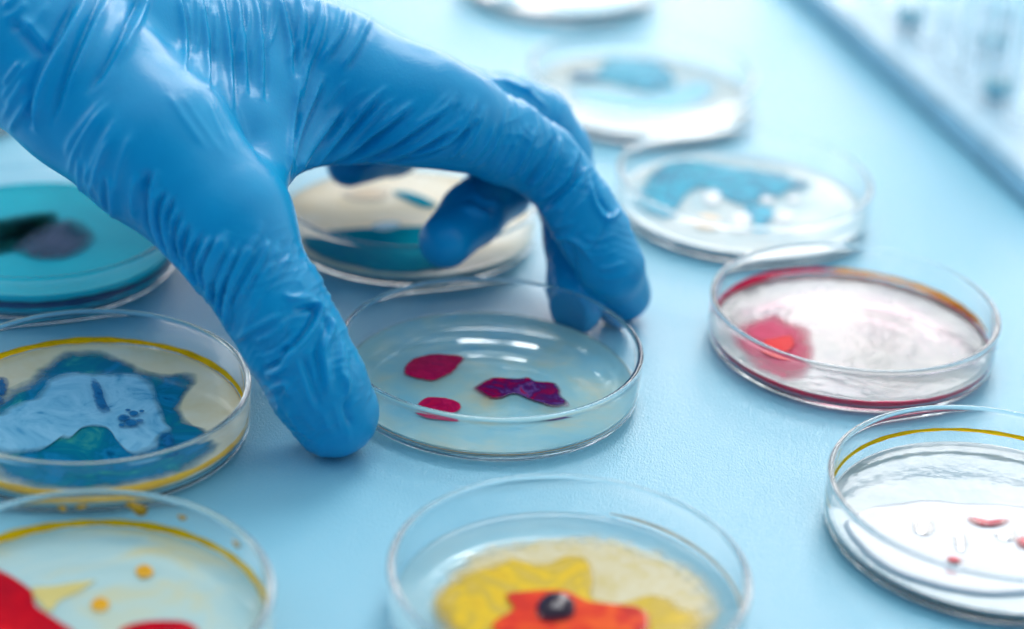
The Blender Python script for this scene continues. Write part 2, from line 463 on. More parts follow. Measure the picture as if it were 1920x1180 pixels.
ring(d, mat_residue('cream_residue', srgb(236, 216, 190)), 0.0053, 0.0009, a0=-10, a1=75)

# red-rimmed dish, right
d = dish((0.0949, 0.5416), 'dish with a crimson band round its foot, between the fingertips and the right edge', 'r')
zr = 0.0040
medium(d, mat_medium('silver_agar', [(0.3, srgb(120, 142, 148)), (0.7, srgb(176, 184, 174))], 60, 0.09, bumpd=0.0004, spec=0.6, see=0.4, tint=(1.0, 0.75, 0.82, 1)), top=zr)
m_pink = mat_colony('pink_stain', [(0.0, srgb(225, 170, 190)), (0.3, srgb(205, 56, 100)), (1, srgb(180, 16, 64))], 0.3, 110, 1.0, see=(0.05, 1.15), spec=0.05)
m_scar = mat_residue('crimson_residue', srgb(255, 20, 96), 0.8)
colony_or_glint(d, 'colony_or_glint', [(1378, 618), (1405, 600), (1453, 588), (1480, 604), (1520, 616), (1530, 668), (1500, 715), (1430, 700), (1386, 655)], m_pink, zr, 0.0001, 0.02)
colony_or_glint(d, 'colony_or_glint', [(1430, 640), (1455, 634), (1484, 630), (1490, 650), (1470, 664), (1440, 656)], mat_colony('scarlet_stain', [(0.0, srgb(214, 20, 40)), (1, srgb(224, 4, 12))], 0.3, 150, 0.5, see=(0.0, 0.5), spec=0.05), zr + 0.0004, 0.0002, 0.05)
ring(d, m_scar, 0.0034, 0.0022, r=RO - WALL - 0.0002)
ring(d, mat_residue('red_residue', srgb(255, 40, 84), 0.85), 0.0055, 0.0020, a0=88, a1=170, r=RO - WALL - 0.0002)
ring(d, mat_residue('orange_residue', srgb(255, 160, 50), 0.85), 0.0055, 0.0019, a0=5, a1=100)
ring(d, mat_residue('ochre_residue', srgb(250, 196, 24), 0.85), 0.0055, 0.0014, a0=14, a1=32, r=RO - WALL - 0.0004)

# clear dish at the right edge
d = dish((0.1179, 0.4468), 'clear dish at the right edge with a yellow line and droplets on white gel', 'R')
zR = 0.0036
medium(d, mat_medium('white_gel', [(0.3, srgb(120, 150, 164)), (0.7, srgb(170, 184, 190))], 40, 0.08, bumpd=0.0006, spec=0.4), top=zR)
ring(d, m_yel2, 0.0072, 0.0014, a0=35, a1=185)
ring(d, m_amber, 0.0029, 0.0006, r=RO - WALL - 0.0002, a0=150, a1=330)
m_gel = mat_plain('gel_film', srgb(168, 176, 186), 0.06)
colony_or_glint(d, 'gel_film', [(1600, 985), (1625, 962), (1680, 952), (1740, 945), (1800, 950), (1900, 955), (1990, 980), (2010, 1040), (1960, 1090), (1860, 1110), (1740, 1090), (1650, 1050)], m_gel, zR, 0.0009, 0.012, dome=0.1)
m_clear = mat_plain('clear_drop', (0.9, 0.92, 0.95, 1), 0.02, trans=0.9)
m_redf = mat_colony('red_fleck', [(0.0, srgb(226, 120, 90)), (0.4, srgb(214, 74, 84)), (1, srgb(196, 50, 80))], 0.15, 300, 0.8, see=(0.0, 0.9))
for pts, mm in (([(1715, 980), (1730, 970), (1746, 980), (1748, 996), (1730, 1003), (1716, 995)], m_clear),
                ([(1722, 984), (1733, 980), (1742, 990), (1736, 997), (1724, 993)], m_amber),
                ([(1818, 972), (1850, 980), (1890, 976), (1880, 986), (1850, 989), (1825, 984)], m_redf),
                ([(1790, 1008), (1803, 1000), (1812, 1018), (1806, 1034), (1794, 1028)], m_clear),
                ([(1775, 1048), (1790, 1046), (1806, 1054), (1795, 1059), (1780, 1056)], m_redf),
                ([(1868, 1000), (1890, 994), (1905, 1004), (1895, 1014), (1875, 1012)], m_clear),
                ([(1905, 1012), (1930, 1006), (1940, 1020), (1925, 1030), (1908, 1025)], m_redf)):
    colony_or_glint(d, 'droplet', pts, mm, zR + 0.0010, 0.0007, 0.01, drop=True, grow=1.15)

# dish behind, right of the fingertips
m_cyan = mat_colony('cyan_mould', [(0.0, srgb(120, 190, 205)), (0.05, srgb(20, 170, 196)), (0.35, srgb(0, 128, 160)), (0.55, srgb(30, 176, 206)), (0.8, srgb(0, 108, 142)), (1, srgb(10, 156, 190))], 0.3, 95, 1.1, see=(0.0, 0.55), spec=0.1)
m_white = mat_colony('painted_white_glint', [(0.0, srgb(225, 232, 236)), (1, srgb(240, 242, 244))], 0.3, 260, 1.2, see=(0.15, 1.2))
m_sand = mat_colony('sand_mould', [(0.0, srgb(220, 210, 195)), (1, srgb(222, 190, 150))], 0.2, 90, 0.3, see=(0, 0.4))
c_ = on_plane([(1397, 326)], HD)[0]
d = dish(c_[:2], 'out of focus dish with a cyan patch and painted white glints, right of the index fingertip', 'br')
zz = 0.0040
medium(d, mat_medium('milky_agar', [(0.3, srgb(150, 192, 206)), (0.6, srgb(196, 208, 208))], 35, 0.15), top=zz)
colony_or_glint(d, 'colony_or_glint', [(1193, 367), (1222, 329), (1263, 300), (1353, 311), (1455, 325), (1522, 346), (1480, 368), (1397, 390), (1362, 358), (1325, 350), (1283, 368), (1272, 391), (1245, 410), (1214, 397)], m_cyan, zz, 0.0004, 0.01, center=(1300, 345))
for x, y, a, b in ((1470, 408, 20, 12), (1388, 413, 20, 13), (1438, 377, 13, 7), (1335, 372, 16, 14), (1488, 374, 12, 6)):  # sparkles of light painted as white blots, no growth here
    colony_or_glint(d, 'colony_or_glint', [(x + a * math.cos(i), y + b * math.sin(i)) for i in np.linspace(0, 2 * math.pi, 9)[:-1]], m_white, zz + 0.0003, 0.0003, 0.06, dome=1, grow=1.3)
colony_or_glint(d, 'colony_or_glint', [(1300, 412), (1322, 402), (1350, 410), (1345, 424), (1318, 426)], m_sand, zz, 0.0004, 0.02)
colony_or_glint(d, 'colony_or_glint', [(1395, 392), (1425, 386), (1450, 395), (1440, 425), (1415, 425)], m_cyan, zz, 0.0003, 0.02)

# far dish
c_ = on_plane([(1205, 128)], HD)[0]
d = dish(c_[:2], 'blurred far dish with a turquoise blot, behind the bent index knuckle', 'fa')
medium(d, mat_medium('pearl_agar', [(0.3, srgb(150, 186, 198)), (0.65, srgb(190, 198, 192))], 28, 0.15), top=zz)
colony_or_glint(d, 'colony_or_glint', [(1080, 142), (1116, 139), (1142, 105), (1181, 89), (1220, 102), (1254, 129), (1267, 162), (1220, 177), (1155, 164), (1106, 152)], m_cyan, zz, 0.0005, 0.01, center=(1190, 135))
colony_or_glint(d, 'colony_or_glint', [(1066, 142), (1080, 134), (1104, 138), (1122, 146), (1104, 153), (1078, 150)], m_teal, zz + 0.0005, 0.0004, 0.01)
m_mist = mat_colony('misty_blue_film', [(0.0, srgb(190, 212, 220)), (0.4, srgb(120, 190, 212)), (1, srgb(110, 185, 210))], 0.2, 60, 0.3, see=(0, 0.4))
colony_or_glint(d, 'colony_or_glint', [(1050, 165), (1120, 168), (1200, 182), (1300, 178), (1330, 150), (1345, 172), (1290, 205), (1180, 215), (1090, 200)], m_mist, zz, 0.0003, 0.01)

# dish at the top edge
c_ = on_plane([(1050, -76)], HD)[0]
d = dish(c_[:2], 'farthest dish, cut by the top edge, with a faint grey teal patch', 'to')
medium(d, mat_medium('pearl_agar_grey', [(0.3, srgb(150, 186, 198)), (0.65, srgb(180, 194, 194))], 28, 0.15), top=zz)
colony_or_glint(d, 'colony_or_glint', [(1010, 32), (1040, 8), (1120, -6), (1180, -4), (1200, 14), (1140, 32), (1060, 40)], m_mist, zz, 0.0003, 0.01)
colony_or_glint(d, 'colony_or_glint', [(925, -6), (950, -14), (980, -6), (970, 6), (940, 6)], m_cyan, zz, 0.0003, 0.01)
m_rose = mat_colony('rose_growth', [(0.0, srgb(226, 205, 205)), (1, srgb(220, 150, 140))], 0.2, 60, 0.3, see=(0, 0.4))
colony_or_glint(d, 'colony_or_glint', [(872, -12), (895, -20), (915, -8), (905, 6), (880, 4)], m_rose, zz, 0.0003, 0.01)

# teal filled dish, left
c_ = on_plane([(72, 445)], 0.0078)[0]
d = dish(c_[:2], 'dish filled with turquoise jelly and a black and mauve blot, left of the wrist', 'tl')
medium(d, mat_medium('turquoise_agar', [(0.3, srgb(0, 204, 218)), (0.7, srgb(0, 226, 236))], 25, 0.4, spec=0.08), top=0.0078)
m_moss = mat_colony('black_green_mould', [(0.0, srgb(20, 110, 110)), (0.2, srgb(14, 70, 60)), (0.6, srgb(8, 34, 34)), (1, srgb(6, 20, 26))], 0.75, 90, 0.7, see=(0.05, 1.1), spec=0.0)
m_mauve = mat_colony('mauve_mould', [(0.0, srgb(60, 140, 160)), (0.2, srgb(20, 60, 70)), (0.5, srgb(120, 126, 146)), (1, srgb(60, 90, 110))], 0.75, 90, 0.9, see=(0.1, 1.1), spec=0.0)
colony_or_glint(d, 'colony_or_glint', [(-40, 424), (10, 408), (63, 400), (104, 400), (112, 424), (86, 446), (30, 476), (-40, 480)], m_moss, 0.0078, 0.0002, 0.01)
colony_or_glint(d, 'colony_or_glint', [(20, 470), (50, 440), (90, 420), (136, 410), (176, 428), (178, 458), (126, 488), (60, 488)], m_mauve, 0.0080, 0.0002, 0.01)
ring(d, mat_plain('navy_residue', srgb(4, 60, 110), 0.3), 0.0052, 0.0024, r=RO - WALL - 0.0002)

# dish under the hand
c_ = on_plane([(765, 358)], HD)[0]
d = dish(c_[:2], 'blurred dish of cream and teal growth seen through the arch of the gloved hand', 'h')
medium(d, mat_medium('cream_agar', [(0.3, srgb(236, 214, 176)), (0.6, srgb(240, 230, 210))], 30, 0.3, spec=0.15), top=zz)
m_jade = mat_colony('jade_mould', [(0.0, srgb(120, 180, 180)), (0.2, srgb(10, 140, 160)), (1, srgb(0, 124, 156))], 0.5, 110, 0.6, see=(0.0, 0.3), spec=0.0)
colony_or_glint(d, 'colony_or_glint', [(566, 444), (600, 436), (655, 432), (700, 428), (785, 426), (850, 430), (860, 490), (790, 508), (723, 512), (642, 504), (588, 476)], m_jade, zz, 0.0004, 0.01)
colony_or_glint(d, 'colony_or_glint', [(735, 362), (765, 362), (800, 374), (820, 388), (795, 390), (760, 376)], m_jade, zz, 0.0004, 0.01)
colony_or_glint(d, 'colony_or_glint', [(694, 428), (720, 418), (750, 420), (745, 432), (715, 438)], m_mist, zz, 0.0004, 0.01)
colony_or_glint(d, 'colony_or_glint', [(640, 362), (690, 352), (730, 358), (715, 376), (660, 376)], m_sand, zz, 0.0003, 0.01)

# dish half out of the frame, behind the wrist
c_ = on_plane([(-140, 120)], HD)[0]
d = dish(c_[:2], 'cream dish cut by the left edge, under and behind the wrist', 'wl')
medium(d, mat_medium('cream_agar_pale', [(0.3, srgb(214, 204, 186)), (0.6, srgb(226, 220, 208))], 30, 0.15), top=zz)


# ------------------------------------------------------------------ rack with tubes, top right
def rack():
    A = on_plane([(1492, 0)], 0.0)[0]; B = on_plane([(1925, 390)], 0.0)[0]
    u = (A - B); u /= np.linalg.norm(u); nrm = np.array([-u[1], u[0], 0.0])
    if nrm[0] < 0: nrm = -nrm
    e = bpy.data.objects.new('test_tube_rack', None); COL.objects.link(e)
    e.location = tuple(B - u * 0.10); e.rotation_euler = (0, 0, math.atan2(u[1], u[0]))
    e['label'] = 'blurred white tube rack with its shaded edge painted blue in the far right corner'; e['category'] = 'rack'
    sgn = 1.0 if np.dot(np.array([-u[1], u[0]]), nrm[:2]) > 0 else -1.0
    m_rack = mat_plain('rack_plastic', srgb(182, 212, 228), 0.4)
    m_edge = mat_plain('rack_edge_shade', srgb(146, 186, 206), 0.5)  # shade on the front side put into a darker blue colour

    def box(name, x0, x1, y0, y1, z0, z1, mat, bev=0.001):
        bm = bmesh.new(); bmesh.ops.create_cube(bm, size=1)
        bmesh.ops.scale(bm, vec=(x1 - x0, abs(y1 - y0), z1 - z0), verts=bm.verts)
        bmesh.ops.translate(bm, vec=((x0 + x1) / 2, sgn * (y0 + y1) / 2, (z0 + z1) / 2), verts=bm.verts)
        bmesh.ops.bevel(bm, geom=bm.edges[:], offset=bev, segments=2, affect='EDGES')
        me = bpy.data.meshes.new(name); bm.to_mesh(me); bm.free(); me.materials.append(mat)
        ob = bpy.data.objects.new(name, me); COL.objects.link(ob); ob.parent = e
        return ob
    L = 0.42
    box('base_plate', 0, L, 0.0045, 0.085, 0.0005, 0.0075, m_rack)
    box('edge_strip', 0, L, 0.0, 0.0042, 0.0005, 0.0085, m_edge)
    for x in (0.006, L - 0.006):
        box('post', x - 0.004, x + 0.004, 0.04, 0.06, 0.0076, 0.0699, m_rack)
    m_liq = mat_plain('teal_liquid', srgb(140, 208, 222), 0.1)
    R = Matrix.Rotation(e.rotation_euler.z, 4, 'Z')
    k = 0
    first = None
    for iy, yy in enumerate((0.022, 0.044, 0.066)):
        for ix in range(20):
            x = 0.02 + ix * 0.019 + (iy % 2) * 0.009
            w = R @ Vector((x, sgn * yy, 0)) + Vector(e.location)
            seen = False
            for hz in (0.008, 0.05, 0.092):          # only the tubes the photograph takes in
                v = np.array((w.x, w.y, hz)) - C0
                dz = v @ AX_F; X, Y = v @ AX_R / dz, v @ AX_U / dz
                px_, py_ = 960 + FPX * (cr * X + sr * Y), 590 - FPX * (-sr * X + cr * Y)
                seen = seen or (px_ < 1930 and py_ > -20)
            if not seen: continue
            t = bpy.data.objects.new('test_tube', None); COL.objects.link(t); t.location = (w.x, w.y, 0.0077)
            t['category'] = 'test tube'; t['group'] = 'glass test tubes standing in the rack'
            t['label'] = 'clear glass test tube standing in the blurred rack at top right'
            if first is None:
                r = 0.0055
                outer = [(0.0, 0.0)] + arc(0, r, r, -80, 0, 8) + [(r, 0.012), (r, 0.050), (r, 0.0836), (r, 0.0844)] + arc(r - 0.0004, 0.0846, 0.0004, 0, 180, 6)
                inner = [(r - 0.0008, 0.0842), (r - 0.0008, 0.0834), (r - 0.0008, 0.050), (r - 0.0008, 0.012), (r - 0.0008, r)] + [(q[0], q[1]) for q in arc(0, r, r - 0.0008, -5, -80, 6)] + [(0, 0.0008)]
                gl = lathe('tube_glass', outer + inner, M_GLASS, t, seg=48)
                first = gl
            else:
                gl = bpy.data.objects.new('tube_glass', first.data); COL.objects.link(gl); gl.parent = t
            if (ix * 3 + iy * 2) % 4 == 0:
                t['label'] = 'test tube with a little teal liquid in its foot, in the blurred rack'
                lq = lathe('liquid', [(0, 0.0011)] + arc(0, 0.0055, 0.0044, -80, 0, 5) + [(0.0044, 0.0075), (0, 0.0075)], m_liq, t, seg=24)
            k += 1


rack()


# ------------------------------------------------------------------ the gloved hand
def table_depth(x, y, rpx, sink=0.98):
    """depth at which a ball drawn at (x, y) with this pixel radius rests on the table"""
    zc = 0.55
    for _ in range(30):
        z = rpx * zc / FPX * sink
        d = rays([(x, y)])[0]
        zc = (z - CAMH) / d[2]
    return zc


def J(x, y, zc, r):
    if zc == 'T': zc = table_depth(x, y, r)
    p = at_depth(x, y, zc)
    return (p[0], p[1], p[2], r * zc / FPX)


body = [  # chains of (x, y, depth, radius px)
    [(-420, -330, .560, 180), (-150, -110, .553, 166), (60, 75, .546, 160), (170, 170, .542, 152), (290, 275, .536, 143), (425, 412, .532, 112)],   # wrist, thumb side
    [(-420, -330, .575, 180), (-150, -110, .575, 180), (60, 50, .575, 165), (280, 45, .580, 160), (460, 95, .585, 140), (620, 148, .585, 128), (785, 196, .583, 98)],
    [(60, 30, .600, 160), (300, 20, .610, 150), (500, 72, .612, 120), (700, 140, .610, 84), (860, 200, .604, 72)],
    [(60, 20, .625, 140), (300, 10, .635, 130), (520, 75, .640, 95), (720, 150, .634, 70), (840, 192, .628, 66)],
    [(60, 30, .645, 120), (300, 30, .655, 105), (520, 95, .660, 80), (690, 165, .656, 60)],
]
web = [
    [(330, 210, .555, 115), (435, 250, .558, 86), (478, 300, .554, 46), (488, 352, .546, 40), (474, 410, .538, 56)],
    [(40, 30, .556, 150), (220, 62, .562, 140), (380, 120, .570, 112), (470, 190, .570, 74)],
    [(440, 170, .572, 115), (545, 220, .574, 66), (575, 245, .576, 46)],
    [(520, 205, .572, 80), (492, 310, .556, 34)],
    [(700, 205, .582, 88), (860, 222, .584, 84)],
    [(494, 322, .552, 28), (545, 278, .566, 34), (640, 246, .580, 46)],
]
thumb = [[(421, 415, .532, 110), (462, 492, .531, 98), (510, 565, .531, 97), (552, 640, .532, 94), (592, 715, .5335, 90), (625, 773, 'T', 86)]]
index = [[(785, 196, .583, 98), (862, 230, .588, 82), (945, 264, .593, 78), (1016, 302, .598, 68), (1052, 340, .600, 61), (1085, 390, .600, 64), (1115, 440, .600, 65), (1145, 500, .600, 60), (1170, 552, 'T', 51)]]
middle = [[(860, 200, .604, 72), (942, 211, .614, 74), (1000, 238, .621, 74), (1040, 288, .624, 66), (1065, 370, .621, 58), (1078, 450, .6185, 56), (1083, 525, .6130, 54), (1084, 574, 'T', 52)]]
ring_f = [[(840, 192, .628, 66), (930, 250, .640, 62), (970, 300, .640, 64), (940, 350, .630, 60), (885, 402, .616, 58), (836, 452, .604, 51)]]
little = [[(690, 165, .656, 60), (790, 200, .664, 52), (800, 250, .662, 46), (740, 282, .652, 46), (655, 308, .640, 43)]]


def cones(chains):
    out = []
    for ch in chains:
        q = [J(*c) for c in ch]
        for a, b in zip(q[:-1], q[1:]): out.append((np.array(a), np.array(b)))
    return out


def sd_cone(P, a, b):
    pa = a[:3].astype(np.float32); ba = (b[:3] - a[:3]).astype(np.float32)
    r1, r2 = float(a[3]), float(b[3])
    l2 = float(ba @ ba); rr = r1 - r2; a2 = l2 - rr * rr; il2 = 1.0 / l2
    q = P - pa
    y = q @ ba; z = y - l2
    xx = q * l2 - y[:, None] * ba[None]
    x2 = np.einsum('ij,ij->i', xx, xx); y2 = y * y * l2; z2 = z * z * l2
    k = np.sign(rr) * rr * rr * x2
    d = (np.sqrt(np.maximum(x2 * a2 * il2, 0)) + y * rr) * il2 - r1
    c1 = np.sign(z) * a2 * z2 > k
    c2 = np.sign(y) * a2 * y2 < k
    d = np.where(c2, np.sqrt(np.maximum(x2 + y2, 0)) * il2 - r1, d)
    d = np.where(c1, np.sqrt(np.maximum(x2 + z2, 0)) * il2 - r2, d)
    return d


def smin(a, b, k):
    h = np.maximum(k - np.abs(a - b), 0) / k
    return np.minimum(a, b) - h * h * k * 0.25


HB, HW = [cones([c]) for c in body], [cones([c]) for c in web]
HF = [(cones(thumb), 0.008), (cones(index), 0.006), (cones(middle), 0.005), (cones(ring_f), 0.004), (cones(little), 0.004)]


def chain(P, cs, k=0.003):
    f = None
    for a, b in cs:
        e = sd_cone(P, a, b); f = e if f is None else smin(f, e, k)
    return f


def sdf(P):
    P = P.astype(np.float32)
    d = None
    for cs in HB:
        e = chain(P, cs); d = e if d is None else smin(d, e, 0.010)
    for cs in HW: d = smin(d, chain(P, cs), 0.007)
    out = None
    for cs, k in HF:
        gq = smin(d, chain(P, cs), k)
        out = gq if out is None else smin(out, gq, 0.0012)
    # pads flatten against the glass they press
    cyl = np.maximum(np.hypot(P[:, 0] + 0.0050, P[:, 1] - 0.5044) - 0.0402, P[:, 2] - 0.0146)
    return np.maximum(out, -cyl)


def grad(P, e=0.0004):
    v = [sdf(P + np.array(o) * e) for o in ((1, -1, -1), (-1, -1, 1), (-1, 1, -1), (1, 1, 1))]
    gq = v[0][:, None] * np.array((1, -1, -1)) + v[1][:, None] * np.array((-1, -1, 1)) + v[2][:, None] * np.array((-1, 1, -1)) + v[3][:, None] * np.array((1, 1, 1))
    return gq / np.maximum(np.linalg.norm(gq, axis=1, keepdims=True), 1e-9)


def surface_nets(lo, hi, vox):
    n = np.ceil((hi - lo) / vox).astype(int) + 1
    cf = 3
    nc = (n + cf - 1) // cf + 1
    ax = [lo[i] + np.arange(nc[i]) * vox * cf for i in range(3)]
    G = np.stack(np.meshgrid(*ax, indexing='ij'), -1).reshape(-1, 3)
    dc = sdf(G).reshape(nc)
    D = np.repeat(np.repeat(np.repeat(dc, cf, 0), cf, 1), cf, 2).astype(np.float32)
    n = np.array(D.shape)
    need = np.abs(D) < vox * (cf * 1.75 + 1.5)
    ii = np.argwhere(need)
    out = np.empty(len(ii), np.float32)
    for s in range(0, len(ii), 400000):
        out[s:s + 400000] = sdf(lo + ii[s:s + 400000] * vox)
    D[need] = out
    sgn = D < 0
    c = np.zeros(n - 1, np.int8)
    for dx in (0, 1):
        for dy in (0, 1):
            for dz in (0, 1):
                c += sgn[dx:n[0] - 1 + dx, dy:n[1] - 1 + dy, dz:n[2] - 1 + dz]
    act = (c > 0) & (c < 8)
    cells = np.argwhere(act)
    acc = np.zeros((len(cells), 3)); cnt = np.zeros(len(cells))
    corners = [(a, b, e) for a in (0, 1) for b in (0, 1) for e in (0, 1)]
    for i, A in enumerate(corners):
        for B in corners[i + 1:]:
            if sum(abs(p - q) for p, q in zip(A, B)) != 1: continue
            va = D[cells[:, 0] + A[0], cells[:, 1] + A[1], cells[:, 2] + A[2]]; vb = D[cells[:, 0] + B[0], cells[:, 1] + B[1], cells[:, 2] + B[2]]
            cr_ = (va < 0) != (vb < 0)
            t = np.where(cr_, va / np.where(cr_, va - vb, 1), 0)
            pt = np.array(A) + (np.array(B) - np.array(A)) * t[:, None]
            acc[cr_] += pt[cr_]; cnt[cr_] += 1
    V = lo + (cells + acc / cnt[:, None]) * vox
    idx = -np.ones(n - 1, np.int64); idx[act] = np.arange(len(cells))
    F = []
    for axis in range(3):
        o1, o2 = [(1, 2), (2, 0), (0, 1)][axis]
        s0 = [slice(1, n[k] - 1) for k in range(3)]; s0[axis] = slice(0, n[axis] - 1)
        s1 = list(s0); s1[axis] = slice(1, n[axis])
        a = sgn[tuple(s0)]; b = sgn[tuple(s1)]
        e = np.argwhere(a != b)
        base = e + np.array([s.start for s in s0])
        fl = a[tuple(e.T)]
        q = []
        for da, db in ((-1, -1), (0, -1), (0, 0), (-1, 0)):
            p = base.copy(); p[:, o1] += da; p[:, o2] += db
            q.append(idx[tuple(p.T)])
        q = np.stack(q, 1); q[~fl] = q[~fl][:, ::-1]
        F.append(q)
    return V, np.concatenate(F)


def on_hand(pxs, lift=0.0):
    """points of the hand's skin behind photograph points, by marching rays"""
    d = rays(pxs); L = np.linalg.norm(d, axis=1, keepdims=True); u = d / L
    t = np.full(len(u), 0.40)
    for _ in range(70):
        t = t + np.clip(sdf(C0 + u * t[:, None]), -0.01, 0.02) * 0.9
    P = C0 + u * t[:, None]
    ok = (np.abs(sdf(P)) < 0.002) & (t < 0.8)
    return P, ok


def resample(pts, n):
    pts = np.asarray(pts, float)
    # Catmull-Rom through the points
    m = len(pts)
    if m == 2: return pts[0] + (pts[1] - pts[0]) * np.linspace(0, 1, n)[:, None]
    P = np.vstack([2 * pts[0] - pts[1], pts, 2 * pts[-1] - pts[-2]])
    out = []
    for s in np.linspace(0, m - 1 - 1e-6, n):
        i = int(s); t = s - i
        p0, p1, p2, p3 = P[i], P[i + 1], P[i + 2], P[i + 3]
        out.append(0.5 * ((2 * p1) + (-p0 + p2) * t + (2 * p0 - 5 * p1 + 4 * p2 - p3) * t * t + (-p0 + 3 * p1 - 3 * p2 + p3) * t ** 3))
    return np.array(out)


FOLDS = []   # (polyline px, width mm, height mm)


def fold(pts, w, h): FOLDS.append((resample(pts, 14), w, h))


def fan(A, B, n, w, h, jit=5, alt=True):
    """a family of folds running between two traced folds"""
    a, b = resample(A, 14), resample(B, 14)
    r = np.random.default_rng(len(FOLDS) + 3)
    for i in range(n):
        t = (i + r.uniform(-0.25, 0.25)) / max(1, n - 1)
        p = a + (b - a) * t
        p = p + r.normal(0, jit, 2)[None] + np.stack([np.sin(np.linspace(0, 3, 14) + r.uniform(0, 6)), np.cos(np.linspace(0, 3, 14) + r.uniform(0, 6))], 1) * jit * 0.4
        k0 = r.uniform(0, 0.22); k1 = r.uniform(0.75, 1.0)
        s = p[int(k0 * 13):max(int(k1 * 13), int(k0 * 13) + 5) + 1]
        FOLDS.append((resample(s, 14), w * r.uniform(0.7, 1.3), h * r.uniform(0.5, 1.25)))


# wrist
fold([(150, -20), (112, 60), (76, 122), (56, 180), (52, 235)], 1.5, -1.1)
fold([(168, -20), (128, 65), (92, 130), (72, 185), (66, 240)], 1.6, 0.9)
fold([(195, -20), (162, 50), (140, 100), (112, 170), (96, 230)], 1.2, -0.7)
fold([(208, -15), (178, 50), (156, 105), (128, 170)], 1.2, 0.6)
fold([(268, -20), (240, 45), (205, 112), (165, 170)], 1.3, -0.7)
fold([(284, -20), (256, 45), (222, 112)], 1.3, 0.6)
fold([(18, 38), (48, 66), (84, 108)], 2.0, -0.6)
fold([(34, 30), (64, 58), (98, 96)], 1.6, 0.5)
fan([(-10, 170), (22, 130), (50, 95)], [(10, 245), (40, 200), (60, 160)], 5, 1.0, 0.4, 4)
fan([(90, 0), (60, 40), (20, 60)], [(40, -10), (20, 10), (0, 25)], 3, 1.2, 0.45, 4)
fan([(100, 300), (140, 240), (200, 170)], [(190, 380), (210, 300), (240, 230)], 9, 1.1, 0.3, 6)
# glossy upright folds over the back of the hand
for P in ([(330, -25), (345, 60), (346, 132)], [(372, -25), (386, 80), (390, 165)], [(412, -25), (428, 95), (434, 205)], [(440, -25), (454, 85), (460, 175)],
          [(476, -25), (489, 100), (489, 185)], [(518, -25), (538, 55), (545, 140)], [(556, -20), (569, 45), (560, 115)], [(602, -10), (600, 60), (574, 130), (560, 205)],
          [(652, 5), (640, 62), (602, 116)], [(697, 22), (672, 80), (640, 130)]):
    fold(P, 1.25, 0.55)
    fold([(x + 9, y + 2) for x, y in P], 0.9, -0.35)
fan([(345, -20), (352, 60), (350, 120)], [(640, 0), (625, 60), (580, 140)], 16, 0.8, 0.28, 5)
# fan out of the web
for P in ([(549, 342), (580, 280), (640, 205)], [(556, 338), (620, 272), (700, 185)], [(570, 332), (680, 262), (765, 200)], [(600, 320), (720, 272), (850, 192)],
          [(640, 308), (760, 282), (872, 222)], [(700, 300), (800, 282), (892, 222)], [(545, 340), (560, 250), (604, 145)], [(540, 330), (545, 250), (560, 150)]):
    fold(P, 1.1, 0.6)
    fold([(x + 8, y + 8) for x, y in P], 0.9, -0.55)
fan([(552, 335), (590, 265), (650, 170)], [(680, 300), (790, 270), (890, 200)], 12, 0.85, 0.42, 6)
fan([(600, 225), (640, 180), (690, 140)], [(760, 250), (820, 215), (870, 165)], 8, 0.8, 0.28, 7)
# index: base, knuckle and fingertip
fan([(800, 285), (840, 240), (880, 170)], [(880, 315), (920, 270), (950, 190)], 7, 0.9, 0.36, 5)
fan([(920, 340), (950, 290), (985, 215)], [(985, 355), (1015, 300), (1040, 235)], 5, 0.8, 0.3, 5)
fold([(925, 338), (958, 285), (988, 236)], 0.9, 0.3)
fold([(986, 362), (1028, 312), (1052, 262)], 1.1, 0.6); fold([(978, 356), (1018, 305), (1042, 256)], 1.0, -0.5)
fold([(1004, 385), (1060, 335), (1082, 282)], 1.1, 0.55); fold([(1012, 395), (1070, 345), (1090, 292)], 0.9, -0.45)
fold([(1018, 408), (1080, 352), (1100, 312)], 1.0, 0.5)
fan([(1000, 375), (1050, 325), (1072, 270)], [(1030, 425), (1080, 380), (1112, 330)], 5, 0.8, 0.25, 4)
fold([(1102, 325), (1114, 378), (1138, 412), (1165, 395)], 0.9, 0.5)
fold([(1110, 322), (1124, 372), (1146, 402)], 0.9, -0.4)
fold([(1030, 444), (1066, 448), (1092, 462), (1112, 492)], 1.0, 0.5)
fold([(1056, 440), (1074, 480), (1082, 520)], 1.0, -0.4)
fold([(1138, 412), (1122, 450), (1100, 480)], 0.9, -0.3)
fan([(1010, 400), (1040, 400), (1070, 390)], [(1040, 450), (1070, 440), (1100, 420)], 4, 0.8, 0.25, 4)
# thumb, folds over the base edge
P0 = [(285, 318), (275, 352), (275, 404), (295, 456), (318, 486)]
fold(P0, 1.3, -1.0); fold([(x + 11, y - 1) for x, y in P0], 1.3, 0.8)
fold([(208, 331), (214, 404), (238, 440)], 1.2, 0.4); fold([(200, 335), (206, 404), (230, 440)], 1.0, -0.3)
for P in ([(306, 352), (289, 386), (295, 431), (316, 476)], [(323, 362), (309, 397), (313, 438), (334, 494)], [(337, 390), (320, 425), (327, 470), (345, 505)],
          [(351, 415), (336, 452), (345, 496), (362, 520)], [(375, 430), (352, 480), (362, 520), (376, 535)], [(398, 440), (372, 500), (384, 545)],
          [(424, 450), (394, 520), (398, 570)], [(450, 450), (414, 540), (410, 592)], [(484, 440), (438, 530), (424, 615)]):
    fold(P, 1.0, 0.65)
    fold([(x + 7, y + 2) for x, y in P], 0.8, -0.5)
fan([(150, 290), (150, 340), (170, 385)], [(280, 330), (268, 380), (270, 450)], 9, 1.0, 0.32, 4)
fan([(400, 430), (380, 480), (372, 530)], [(540, 470), (490, 540), (440, 650)], 14, 0.85, 0.5, 5)
